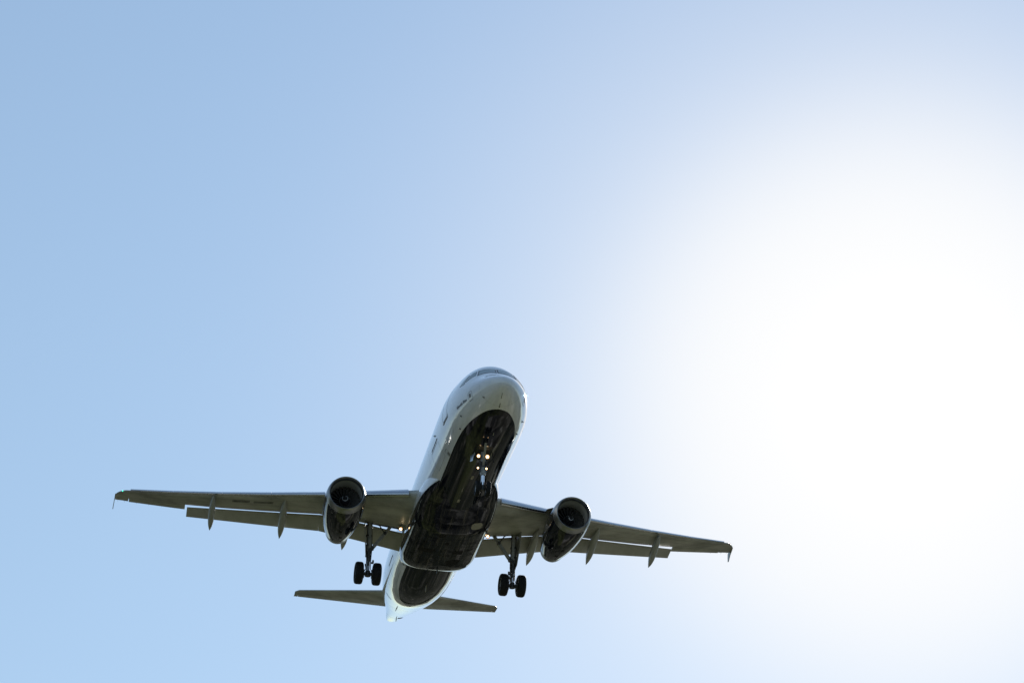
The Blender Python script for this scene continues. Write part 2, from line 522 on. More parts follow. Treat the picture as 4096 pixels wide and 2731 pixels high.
def patch_mb(mb, quad, fn, d, n=8, shrink=1.0, thick=0.004, mi=0):
    """a curved plate lying on a surface; quad = four (a, b) corners fed to fn(a, b) -> (point, normal)"""
    cx = sum(p[0] for p in quad) / 4; cy = sum(p[1] for p in quad) / 4
    q = [(cx + (p[0] - cx) * shrink, cy + (p[1] - cy) * shrink) for p in quad]
    rows = []; low = []
    for i in range(n + 1):
        u = i / n; r_ = []; r2 = []
        for j in range(n + 1):
            v = j / n
            a = (q[0][0] * (1 - u) + q[1][0] * u) * (1 - v) + (q[3][0] * (1 - u) + q[2][0] * u) * v
            b = (q[0][1] * (1 - u) + q[1][1] * u) * (1 - v) + (q[3][1] * (1 - u) + q[2][1] * u) * v
            pn = fn(a, b); r_.append(off(pn, d)); r2.append(off(pn, d - thick))
        rows.append(r_); low.append(r2)
    mb.grid(rows, False, mi)
    edge = [(0, j) for j in range(n + 1)] + [(i, n) for i in range(1, n + 1)] + [(n, j) for j in range(n - 1, -1, -1)] + [(i, 0) for i in range(n - 1, 0, -1)]
    mb.grid([[rows[i][j] for i, j in edge], [low[i][j] for i, j in edge]], True, mi)
    return mb
def patch(name, quad, fn, d, mat, parent, n=6, thick=0.004):
    return patch_mb(MB(), quad, fn, d, n, 1.0, thick).obj(name, mat, parent)

def strip_verts(pns, width, d, closed=False):
    n = len(pns); rows = []
    for i in range(n):
        p, nn = pns[i]
        a = pns[(i - 1) % n if closed else max(i - 1, 0)][0]; b = pns[(i + 1) % n if closed else min(i + 1, n - 1)][0]
        t = (b - a)
        t = t.normalized() if t.length > 1e-9 else Vector((1, 0, 0))
        s = t.cross(nn).normalized() * (width / 2)
        rows.append([p + nn * d - s, p + nn * d + s])
    if closed: rows.append(rows[0])
    return rows
def strip(name, pns, width, mat, parent, d=0.004, closed=False):
    return MB().grid(strip_verts(pns, width, d, closed)).obj(name, mat, parent)

def dense(poly, fn, step=0.08, closed=True):
    out = []
    n = len(poly)
    for i in range(n if closed else n - 1):
        a, b = poly[i], poly[(i + 1) % n]
        L = math.hypot(b[0] - a[0], b[1] - a[1]); k = max(2, int(L / step))
        for j in range(k):
            out.append(fn(a[0] + (b[0] - a[0]) * j / k, a[1] + (b[1] - a[1]) * j / k))
    if not closed: out.append(fn(*poly[-1]))
    return out
def rrect(x0, z0, x1, z1, r, n=5):
    pts = []
    for cx, cz, a0 in ((x1 - r, z1 - r, 0), (x0 + r, z1 - r, 90), (x0 + r, z0 + r, 180), (x1 - r, z0 + r, 270)):
        for k in range(n + 1):
            a = R(a0 + 90 * k / n); pts.append((cx + r * math.cos(a), cz + r * math.sin(a)))
    return pts

# cockpit windows: three panes each side
for sg in (1, -1):
    topf = lambda x, y: fvert(x, y, True)
    sidef = lambda x, z, sg=sg: fside(x, z, sg)
    front = [(2.215, .055 * sg), (2.365, .745 * sg), (1.955, .868 * sg), (1.83, .055 * sg)]
    side_a = [(2.42, .86), (2.53, .79), (2.47, .235), (2.06, .46)]
    side_b = [(2.58, .72), (2.72, .65), (3.06, .25), (2.53, .175)]
    for quad, fn in ((front, topf), (side_a, sidef), (side_b, sidef)):
        w = patch_mb(MB(), quad, fn, 0.006, 8, 1.09 if fn is topf else 0.94, 0.006, 0)
        patch_mb(w, quad, fn, 0.011, 8, 0.98 if fn is topf else 0.91, 0.004, 1)
        w.obj('cockpit_window', [M['seal'], M['glass']], fuselage)

# cabin doors: outline gap, sill plate
for sg in (1, -1):
    fn = lambda x, z, sg=sg: fside(x, z, sg)
    d = MB()
    d.grid(strip_verts(dense(rrect(4.60, -0.50, 5.50, 1.35, 0.14), fn), 0.022, 0.005, True))
    d.grid(strip_verts(dense([(4.53, -0.57), (5.52, -0.57)], fn, closed=False), 0.07, 0.012), mi=1)
    d.grid(strip_verts(dense([(4.53, -0.42), (4.53, -0.57)], fn, closed=False), 0.05, 0.012), mi=1)
    d.obj('cabin_door', [M['line'], M['placard']], fuselage)
# forward and aft cargo doors on the starboard side
fn = lambda x, z: fside(x, z, 1)
d = MB()
d.grid(strip_verts(dense([(7.22, -0.51), (7.22, -1.36), (9.06, -1.36), (9.06, -0.51)], fn, closed=False), 0.012, 0.004))
d.grid(strip_verts(dense([(7.20, -0.50), (8.86, -0.50)], fn, closed=False), 0.05, 0.008), mi=1)
d.grid(strip_verts(dense([(7.35, -0.60), (8.95, -0.60)], fn, closed=False), 0.02, 0.006), mi=0)
d.obj('cargo_door', [M['line'], M['dark_line']], fuselage)
d = MB()
d.grid(strip_verts(dense([(22.9, -0.5), (22.9, -1.40)], fn, closed=False), 0.012, 0.004))
d.grid(strip_verts(dense([(22.9, -0.5), (24.6, -0.5)], fn, closed=False), 0.05, 0.008), mi=1)
d.grid(strip_verts(dense([(24.6, -0.5), (24.6, -1.40), (22.9, -1.40)], fn, closed=False), 0.012, 0.004))
d.obj('cargo_door', [M['line'], M['dark_line']], fuselage)
# service panel low on the starboard side
d = MB()
d.grid(strip_verts(dense(rrect(6.58, -1.52, 6.94, -1.28, 0.05), fn), 0.016, 0.004, True))
patch_mb(d, [(6.62, -1.40), (6.62, -1.53), (6.86, -1.53), (6.86, -1.40)], fn, 0.008, 4, 1.0, 0.004, 1)
d.obj('service_panel', [M['line'], M['placard']], fuselage)
# placard frame beside the nose and its grey square
d = MB()
d.grid(strip_verts(dense(rrect(1.50, -0.99, 1.84, -0.60, 0.06), fn), 0.016, 0.004, True))
patch_mb(d, [(1.60, -0.69), (1.60, -0.86), (1.75, -0.86), (1.75, -0.67)], fn, 0.008, 4, 1.0, 0.004, 1)
d.obj('side_placard', [M['line'], M['placard']], fuselage)
d = MB()
fp = lambda x, z: fside(x, z, -1)
d.grid(strip_verts(dense(rrect(1.50, -0.99, 1.84, -0.60, 0.06), fp), 0.016, 0.004, True))
patch_mb(d, [(1.60, -0.69), (1.60, -0.86), (1.75, -0.86), (1.75, -0.67)], fp, 0.008, 4, 1.0, 0.004, 1)
d.obj('side_placard', [M['line'], M['placard']], fuselage)
# the aircraft's name, lettered on the curve of the starboard cheek
cu = bpy.data.curves.new('lettering', 'FONT')
cu.body = 'Idlewild Blue'
cu.size = 0.19
cu.space_character = 1.02
cu.resolution_u = 3
cu.offset = 0.004
tmp = bpy.data.objects.new('lettering_tmp', cu)
COL.objects.link(tmp)
dg = bpy.context.evaluated_depsgraph_get()
tme = bpy.data.meshes.new_from_object(tmp.evaluated_get(dg))
wmax = max(v.co.x for v in tme.vertices)
tv = []
for v in tme.vertices:
    u = v.co.x / wmax
    x = 3.14 - 1.12 * u
    z = (-0.845 + (-0.875 + 0.845) * u) + v.co.y * 0.98
    tv.append(off(fside(x, z, 1), 0.006))
flat_x = [v.co.x for v in tme.vertices]
cut = max(((b_ - a_), (a_ + b_) / 2) for a_, b_ in zip(sorted(flat_x), sorted(flat_x)[1:]))[1]
tf = [tuple(p.vertices) for p in tme.polygons]
bpy.data.objects.remove(tmp); bpy.data.curves.remove(cu)
for keep in (lambda x: x < cut, lambda x: x >= cut):       # one part per word
    idx = [i for i, x in enumerate(flat_x) if keep(x)]
    new = {i: k for k, i in enumerate(idx)}
    build('lettering', [tv[i] for i in idx], [tuple(new[i] for i in f_) for f_ in tf if f_[0] in new], M['text'], fuselage, False)
bpy.data.meshes.remove(tme)
# radome seam, lightning strips, seams of the tail cone
seam = [fpt_n(0.92 + 0.10 * math.cos(R(th)), th) for th in range(-96, 97, 6)]
strip('radome_seam', seam, 0.007, M['seam'], fuselage, 0.003)
for y in (0.42, -0.42):
    strip('lightning_strip', [fvert(0.46 + 0.06 * i, (y * (0.85 + 0.06 * i))) for i in range(11)], 0.016, M['mark_white'], fuselage, 0.006)
for a, b, w_ in ((0.36, 0.62, 0.022), (0.86, 0.98, 0.030), (1.0, 1.10, 0.045)):
    strip('radome_drain', [fvert(a + (b - a) * i / 5, 0.0) for i in range(6)], w_, M['dark_line'], fuselage, 0.006)
d = MB(); d.grid(strip_verts([fside(0.93, -1.12, 1), fside(0.98, -1.16, 1)], 0.12, 0.008)); d.obj('static_plate', M['placard'], fuselage)
# pitot and incidence probes
def probe(pn, L=0.10):
    p, nn = pn
    mb = MB()
    mb.box(p + nn * 0.01, 0.09, 0.04, 0.02, nn.to_track_quat('Z', 'X').to_matrix())
    mb.tube([p, p + nn * 0.07 + Vector((-.02, 0, 0)), p + nn * 0.085 + Vector((-L, 0, 0))], [.015, .012, .009], 8)
    mb.obj('air_probe', M['gear_dark'], fuselage)
for sg in (1, -1):
    probe(fside(3.04, -1.185, sg)); probe(fside(3.86, -1.446, sg))
    probe(fside(7.64, -0.2, sg), 0.05)
# blade antennas under the belly and the drain mast
def blade(x, y, hgt, L, name='blade_antenna', mat=None, fn=fvert):
    p, nn = fn(x, y)
    out = [p + Vector((-L / 2, 0, 0)) - nn * .02, p + Vector((L / 2, 0, 0)) - nn * .02, p + Vector((L * .62, 0, 0)) + nn * hgt, p + Vector((L * .25, 0, 0)) + nn * hgt]
    MB().plate(out, 0.03, Vector((0, 1, 0))).obj(name, mat or M['pale_patch'], fuselage)
blade(23.0, 0.0, 0.32, 0.30)
blade(9.35, 0.27, 0.10, 0.34, 'belly_antenna'); 
blade(3.05, -0.10, 0.05, 0.16, 'beacon_light', M['pale_patch'])
for x, y in ((7.9, 0.05), (10.9, 0.22)):
    patch('belly_plate', [(x - .2, y - .06), (x + .2, y - .06), (x + .2, y + .06), (x - .2, y + .06)], fvert, 0.008, M['pale_patch'], fuselage, 3)
for x in (24.1, 24.7, 26.0, 26.6):
    patch('drain_vent', [(x - .03, -0.62), (x + .03, -0.62), (x + .03, -0.47), (x - .03, -0.47)], fvert, 0.01, M['pale_patch'], fuselage, 3)
# tail skin details: outflow slot, vents and panel seams round the auxiliary power unit
strip('outflow_slot', dense([(28.5, -0.62), (28.7, -0.95)], lambda x, z: fside(x, z, 1), closed=False), 0.09, M['dark_line'], fuselage, 0.01)
strip('tail_seam', [fpt_n(35.6, th) for th in range(-70, 71, 5)], 0.022, M['dark_line'], fuselage, 0.006)
strip('tail_seam', [fpt_n(30.5 + .0, th) for th in range(-20, 40, 5)], 0.010, M['line'], fuselage, 0.006)
patch('tail_vent', [(34.9, -0.30), (35.3, -0.30), (35.3, -0.02), (34.9, -0.02)], fvert, 0.012, M['dark_line'], fuselage, 4)
for x, th in ((30.4, 25), (35.5, 2)):
    p, nn = fpt_n(x, th)
    MB().tube([p, p + nn * .16 + Vector((.05, 0, 0))], [.03, .012], 8).obj('drain_tube', M['gear_dark'], fuselage)
for x in (26.3, 31.0):
    strip('skin_seam', [fpt_n(x, th) for th in range(20, 110, 5)], 0.010, M['line'], fuselage, 0.004)
for sg in (1, -1):
    strip('skin_seam', [fpt_n(9.7, th * sg) for th in range(52, 111, 5)], 0.008, M['line'], fuselage, 0.004)

# ------------------------------------------------------------------ belly fairing
BX = [9.8, 10.4, 11.0, 11.8, 12.6, 13.4, 14.3, 18.6, 19.3, 19.9, 20.4, 20.9, 21.5, 22.2]
BB = [-1.70, -1.84, -1.93, -2.02, -2.20, -2.40, -2.52, -2.54, -2.49, -2.36, -2.16, -1.94, -1.70, -1.45]
BW = [1.40, 1.62, 1.78, 1.91, 1.98, 2.01, 2.02, 2.02, 1.98, 1.92, 1.85, 1.76, 1.62, 1.4]
BT = [-0.95, -0.55, -0.40, -0.32, -0.28, -0.25, -0.25, -0.25, -0.30, -0.36, -0.45, -0.6, -0.8, -1.0]
gB, gW, gT = pchip(BX, BB), pchip(BX, BW), pchip(BX, BT)
def bpt(x, th):
    b, w, t = gB(x), gW(x), gT(x)
    zc = -1.30 if b < -1.45 else (b + t) / 2
    zc = max(min(zc, t - .05), b + .05)
    c, s = math.cos(R(th)), math.sin(R(th))
    e = 2 / 3.0
    y = w * math.copysign(abs(s) ** e, s)
    z = zc - (zc - b if c > 0 else t - zc) * math.copysign(abs(c) ** e, c)
    return Vector((x, y, z))
def bbot(x, y):
    w = gW(x); e = 2 / 3.0
    th = math.degrees(math.asin(min(1, abs(y / w) ** (1 / e)))) * (1 if y >= 0 else -1)
    p = bpt(x, th)
    a = bpt(x + .02, th) - bpt(x - .02, th); b = bpt(x, th + 1.5) - bpt(x, th - 1.5)
    nn = b.cross(a).normalized()
    if nn.z > 0: nn = -nn
    return p, nn
bm_ = MB()
bxs = [9.8 + .1 * i for i in range(125)]
bm_.grid([[bpt(x, 360 * k / 96) for k in range(96)] for x in bxs], True, 0, True, True)
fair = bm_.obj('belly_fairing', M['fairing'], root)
def bq(x0, x1, y0, y1): return [(x0, y0), (x1, y0), (x1, y1), (x0, y1)]
for (x0, x1, y0, y1) in ((14.35, 14.75, .25, .62), (16.45, 16.95, .55, 1.35), (16.4, 16.9, -.95, -.45), (16.3, 16.42, -1.45, -1.15), (19.1, 19.35, .12, .42), (19.2, 19.4, -.75, -.45), (18.9, 19.3, -1.55, -1.35)):
    patch('belly_vent', bq(x0, x1, y0, y1), bbot, 0.006, M['dark_line'], fair, 4)
for (x0, y0, r_) in ((15.55, .02, .11), (16.55, .55, .07), (17.1, -.62, .06)):
    MB().grid([[off(bbot(x0 + rr * math.cos(R(a)) * 1.6, y0 + rr * math.sin(R(a))), 0.007) for a in range(0, 360, 20)] for rr in (0.001, r_)], True).obj('belly_port', M['dark_line'], fair)
# pale oval inlet cover on the port side and the scooped outlet
MB().grid([[off(bbot(13.35 + rr * .30 * math.copysign(abs(math.cos(R(a))) ** .7, math.cos(R(a))), -1.13 + rr * .28 * math.copysign(abs(math.sin(R(a))) ** .7, math.sin(R(a)))), 0.008) for a in range(0, 360, 15)] for rr in (0.001, 1)], True).obj('inlet_cover', M['pale_patch'], fair)
sc = MB()
sc.grid([[off(bbot(*p), 0.008) for p in ((18.0, -.28), (18.5, -.36), (18.75, -.62))], [off(bbot(*p), 0.008) for p in ((17.75, -.55), (18.1, -.72), (18.3, -.95))], [off(bbot(*p), .008) for p in ((17.62, -.8), (17.7, -.9), (17.75, -1.0))]])
sc.obj('air_outlet', M['dark_line'], fair)
p, nn = bbot(19.3, -.05)
MB().plate([p + Vector((-.25, 0, 0)), p + Vector((.25, 0, 0)), p + Vector((.15, 0, -.22)), p + Vector((-.02, 0, -.22))], .03, (0, 1, 0)).obj('blade_antenna', M['gear_dark'], fair)
# panel seams of the fairing belly
d = MB()
for x in (14.9, 15.9, 17.2, 17.9):
    d.grid(strip_verts([bbot(x, -1.55 + .1 * i) for i in range(32)], 0.014, 0.004))
for y in (-.45, .22, 1.1):
    d.grid(strip_verts([bbot(14.2 + .2 * i, y) for i in range(25)], 0.012, 0.005))
d.obj('panel_seams', M['dark_line'], fair)

# ------------------------------------------------------------------ wings
WY  = [1.5, 2.36, 4.4, 6.4, 9.07, 11.6, 14.14, 16.3, 17.1]
WLZ = [-.87, -.775, -.57, -.371, -.047, .295, .68, 1.045, 1.19]
WTZ = [-1.22, -1.07, -.70, -.36, -.04, .30, .70, 1.06, 1.19]
def wing_le(y): return 13.25 + .525 * (y - 1.975)
def wing_te(y): return 19.33 if y < 6.4 else 19.33 + (y - 6.4) * 3.12 / 10.5
def wing_lz(y): return lerp_tab(y, WY, WLZ)
def wing_tz(y): return lerp_tab(y, WY, WTZ)
def thick(y): return lerp_tab(y, [1.5, 6.4, 17], [.150, .118, .108])
def yt(c, t): return 5 * t * (.2969 * math.sqrt(c) - .1260 * c - .3516 * c**2 + .2843 * c**3 - .1036 * c**4)
def camber(c): return 0.012 * math.sin(math.pi * c) + 0.010 * math.sin(math.pi * c) * c
def wpt(y, c, side, le=None, te=None):
    """point of the aerofoil at span y, chord fraction c; side +1 upper, -1 lower"""
    le = wing_le(y) if le is None else le; te = wing_te(y) if te is None else te
    ch = te - le
    z = wing_lz(y) + (wing_tz(y) - wing_lz(y)) * c + ch * (camber(c) + side * yt(c, thick(y)) * (0.95 if side < 0 else 1.0))
    return Vector((le + ch * c, y, z))
CS = [0, .004, .012, .025, .045, .075, .11, .16, .22, .3, .38, .46, .54, .62, .70]
def wing_sec(y, lo_end, up_end):
    up = [c for c in CS if c < up_end - .03] + [up_end]
    n_up = 16
    ups = [up_end * (1 - math.cos(math.pi / 2 * k / n_up)) for k in range(n_up, -1, -1)]
    los = [lo_end * (1 - math.cos(math.pi / 2 * k / n_up)) for k in range(1, n_up + 1)]
    pts = [wpt(y, c, 1) for c in ups] + [wpt(y, c, -1) for c in los]
    # rear closing: wall up to just under the upper skin, then the shroud underside
    w = wpt(y, lo_end, 1) - Vector((0, 0, .03)); e = wpt(y, up_end, 1) - Vector((0, 0, .012))
    return pts + [w, e]
def mir(v, sg): return Vector((v[0], v[1] * sg, v[2]))

def make_wing(sg):
    mb = MB()
    spans = []
    ys = [1.5, 2.05, 2.06, 2.4, 3.0, 3.9, 3.91, 4.5, 5.2, 5.8, 6.4, 7.2, 8.2, 9.2, 10.2, 11.2, 12.2, 13.0, 13.32, 13.34, 14.0, 14.8, 15.6, 16.38, 16.40, 16.55]
    rows = []
    for y in ys:
        if y < 2.06: lo, up = .80, .83
        elif y < 3.905: lo, up = .66, .83
        elif y < 13.33: lo, up = lerp_tab(y, [3.9, 5.5, 6.4, 10, 13.3], [.70, .70, .635, .655, .72]), lerp_tab(y, [3.9, 5.5, 6.4, 9, 13.3], [.83, .83, .805, .815, .835])
        elif y < 16.39: lo, up = .735, .745
        else: lo, up = .985, .999
        rows.append([mir(p, sg) for p in wing_sec(y, lo, up)])
    n = len(rows[0])
    mb.grid(rows, True)
    nf = len(mb.f)
    # rear closing faces: the cove's shade is put in as dark colour
    for i in range(len(rows) - 1):
        for j in (n - 3, n - 2):
            mb.m[i * n + j] = 1
    mb.grid([rows[0], rows[0]][:1] + [rows[0]], True) if False else None
    # rounded tip
    tip = [rows[-1]]
    for y, k in ((16.7, .10), (16.85, .25), (16.98, .45), (17.06, .66), (17.10, .84)):
        le = wing_le(y) + k * 0.75; te = wing_te(y) + .02
        fl = 1 - k ** 2.2 * .8
        row = []
        n_up = 16
        for idx in range(n_up + 1):
            c = .999 * (1 - math.cos(math.pi / 2 * (n_up - idx) / n_up))
            a = wpt(y, c, 1, le, te); b_ = wpt(y, c, -1, le, te); mid = (a + b_) / 2
            row.append(mid + (a - mid) * fl)
        for idx in range(1, n_up + 1):
            c = .985 * (1 - math.cos(math.pi / 2 * idx / n_up))
            a = wpt(y, c, 1, le, te); b_ = wpt(y, c, -1, le, te); mid = (a + b_) / 2
            row.append(mid + (b_ - mid) * fl)
        e = row[-1]
        row += [e + Vector((0, 0, .002)), row[0] - Vector((0, 0, .002))]
        tip.append([mir(p, sg) for p in row])
    mb.grid(tip, True, 0, False, True)
    wing = mb.obj('wing', [M['wing_grey'], M['cove']], root, True, 40)
    # slats, extended forward and down
    for y0, y1 in ((2.38, 5.05), (6.42, 9.063), (9.075, 11.575), (11.587, 14.075), (14.087, 16.30)):
        sm = MB(); rows = []
        K = 8
        for i in range(K + 1):
            y = y0 + (y1 - y0) * i / K
            ch = wing_te(y) - wing_le(y)
            sc_ = lerp_tab(y, [2, 6.4, 16.5], [.66, .92, 1.0])
            pts = []
            for k in range(12, -1, -1):
                c = .165 * sc_ * (1 - math.cos(math.pi / 2 * k / 12)); pts.append(wpt(y, c, 1))
            for k in range(1, 7):
                c = .020 * sc_ * (1 - math.cos(math.pi / 2 * k / 6)); pts.append(wpt(y, c, -1))
            # concave back
            for c, f_ in ((.05, .16), (.085, .55), (.12, .86)):
                c *= sc_
                a = wpt(y, c, 1); b_ = wpt(y, c, -1)
                pts.append(b_ + (a - b_) * f_)
            piv = wpt(y, .165 * sc_, 1)
            an = R(14); ca, sa = math.cos(an), math.sin(an)
            out = []
            for p in pts:
                dx, dz = p.x - piv.x, p.z - piv.z
                q = Vector((piv.x + dx * ca - dz * sa, y, piv.z + dx * sa + dz * ca))
                out.append(mir(q + Vector((-.055 * ch * sc_, 0, lerp_tab(y, [2, 6.4, 16.5], [.03, .075, .075]))), sg))
            rows.append(out)
        sm.grid(rows, True, 0, True, True)
        sm.obj('slat', M['bare_metal'], wing, True, 40)
    # flaps, single slotted, fully down
    FY  = [1.94, 4.32, 6.33, 8.43, 13.25]
    FLX = [18.24, 18.43, 18.60, 19.28, 20.89]
    FLZ = [-1.13, -.665, -.335, -.125, .415]
    FTX = [19.36, 19.42, 19.50, 20.14, 21.62]
    FTZ = [-1.66, -1.20, -.83, -.535, .185]
    for y0, y1 in ((2.0, 6.344), (6.350, 13.27)):
        fm = MB(); rows = []
        K = 14
        for i in range(K + 1):
            y = y0 + (y1 - y0) * i / K
            A = Vector((lerp_tab(y, FY, FLX), y, lerp_tab(y, FY, FLZ)))
            B = Vector((lerp_tab(y, FY, FTX), y, lerp_tab(y, FY, FTZ)))
            t = (B - A); L = t.length; t.normalize(); nn = Vector((-t.z, 0, t.x))
            A = A - nn * .045 * L - t * .10 * L        # nose tucked under the shroud
            L = (B - A).length; t = (B - A).normalized(); nn = Vector((-t.z, 0, t.x))
            row = []
            NP = 14
            for k in range(NP, -1, -1):
                c = 1 - math.cos(math.pi / 2 * k / NP); row.append(A + t * L * c + nn * L * (yt(c, .125) + .02 * math.sin(math.pi * c)))
            for k in range(1, NP + 1):
                c = 1 - math.cos(math.pi / 2 * k / NP); row.append(A + t * L * c - nn * L * (yt(c, .09) - .02 * math.sin(math.pi * c)) - nn * (.004 if k == NP else 0))
            rows.append([mir(p, sg) for p in row])
        fm.grid(rows, True, 0, True, True)
        fm.obj('flap', M['flap_grey'], wing, True, 40)
    # aileron
    am = MB(); rows = []
    for i in range(9):
        y = 13.38 + (16.36 - 13.38) * i / 8
        cs = [.752 + (1 - .752) * k / 6 for k in range(7)]
        drop = lambda c: Vector((0, 0, -(c - .75) * .12 * (wing_te(y) - wing_le(y))))
        row = [wpt(y, c, 1) + drop(c) for c in reversed(cs)] + [wpt(y, c, -1) + drop(c) - Vector((0, 0, .004 if c > .99 else 0)) for c in cs]
        rows.append([mir(p, sg) for p in row])
    am.grid(rows, True, 0, True, True)
    am.obj('aileron', M['wing_grey'], wing, True, 40)
    # wingtip fence: a thin delta plate above and below the tip
    yf = 17.13
    fo = [(21.72, 1.20), (22.0, 1.27), (22.4, 1.29), (22.9, 1.25), (23.0, 1.05), (23.06, .84), (22.93, .82), (22.45, 1.02), (21.95, 1.13)]
    MB().plate([Vector((x, (yf + .06 * (1.19 - z) + .0535 * (x - 22.5)) * sg, z)) for x, z in fo], .035, (0, 1, 0)).obj('wingtip_fence', M['fairing_grey'], wing)
    # navigation lamp in the tip's leading edge
    nl_ = MB(); c0 = wpt(16.72, .0, 1, wing_le(16.72) + .06) + Vector((-.01, 0, -.01))
    nl_.lathe([(0.06 * math.cos(R(a)), 0.03 * math.sin(R(a))) for a in range(0, 181, 20)], mir(c0, sg), (-1, 0, 0), 12)
    nl_.obj('navigation_light', M['green_glow'] if sg > 0 else M['red_glow'], wing)
    # flap track fairings, drooped with the flap
    for y, n0, n1, w0 in ((11.98, (18.30, .14), (20.98, -.72), .16), (8.32, (16.95, -.22), (20.32, -1.12), .18), (4.99, (16.72, -.80), (20.14, -1.53), .18)):
        tm = MB(); rows = []
        K = 22
        for i in range(K + 1):
            u = i / K
            x = n0[0] + (n1[0] - n0[0]) * u
            # spine: level under the wing, then knees down with the flap
            zl = wing_lz(y) + (wing_tz(y) - wing_lz(y)) * ((x - wing_le(y)) / (wing_te(y) - wing_le(y)))
            z = n0[1] + (n1[1] - n0[1]) * (u ** 1.35)
            r = math.sin(math.pi / 2 * min(1, u / .42)) ** .8 if u < .42 else (1 - (max(0, u - .62) / .38) ** 2.0)
            r = max(.015, r)
            hw, hh = w0 * r, .26 * r
            sq = lambda q: math.copysign(abs(q) ** .7, q)
            rows.append([mir(Vector((x, y + hw * sq(math.sin(2 * math.pi * k / 20)), z - .02 + hh * sq(math.cos(2 * math.pi * k / 20)))), sg) for k in range(20)])
        tm.grid(rows, True, 0, True, True)
        tm.obj('flap_fairing', M['fairing_grey'], wing)
    # retractable landing lamp under the root
    ll = MB(); c0 = Vector((16.83, 2.29 * sg, -1.40)); ax = Vector((-1, 0.12, -.35)).normalized()
    ll.lathe([(.012, .001), (.012, .052)], c0, ax, 24, 0)
    ll.lathe([(.012, .052), (.014, .090)], c0, ax, 24, 2)
    ll.lathe([(.014, .090), (.02, .102), (0, .11), (-.10, .09), (-.14, .02)], c0, ax, 24, 1)
    ll.bar(c0 - ax * .08, c0 + Vector((.25, 0, .22)), .06, .05, 1)
    ll.obj('landing_light', [M['landing_glow'], M['gear_dark'], M['landing_rim']], wing)
    # static discharge wicks on the trailing edge
    for y in (13.9, 14.6, 15.3, 15.95, 16.6, 16.95):
        p = mir(wpt(y, .998, -1), sg)
        MB().tube([p - Vector((.05, 0, 0)), p + Vector((.22, 0, -.02))], [.006, .003], 5).obj('static_wick', M['gear_dark'], wing)
    # slightly proud access panels and fuel vent on the lower skin
    def lsk(y, c):
        p = wpt(y, c, -1); a = wpt(y, c + .01, -1) - wpt(y, c - .01, -1); b = wpt(y + .05, c, -1) - wpt(y - .05, c, -1)
        nn = a.cross(b).normalized(); nn = -nn if nn.z > 0 else nn
        return mir(p, sg), mir(nn, sg)
    if sg > 0:
        for y0, y1, c0_, c1_ in ((8.9, 9.9, .22, .31), (10.1, 11.0, .20, .30)):
            patch('smudged_panel', [(y0, c0_), (y1, c0_), (y1, c1_), (y0, c1_)], lsk, .005, M['smudge'], wing, 4)
    sk = MB()
    for c in (.17, .40, .60):
        sk.grid(strip_verts([lsk(2.6 + .3 * i, c) for i in range(45)], .012, .004))
    sk.obj('skin_seams', M['line'], wing)
    return wing
M['smudge'] = paint('smudged_grey_paint', (0.17, 0.17, 0.15), 0.4, 0, (3, 3, 3), 0.7)
wings = [make_wing(1), make_wing(-1)]

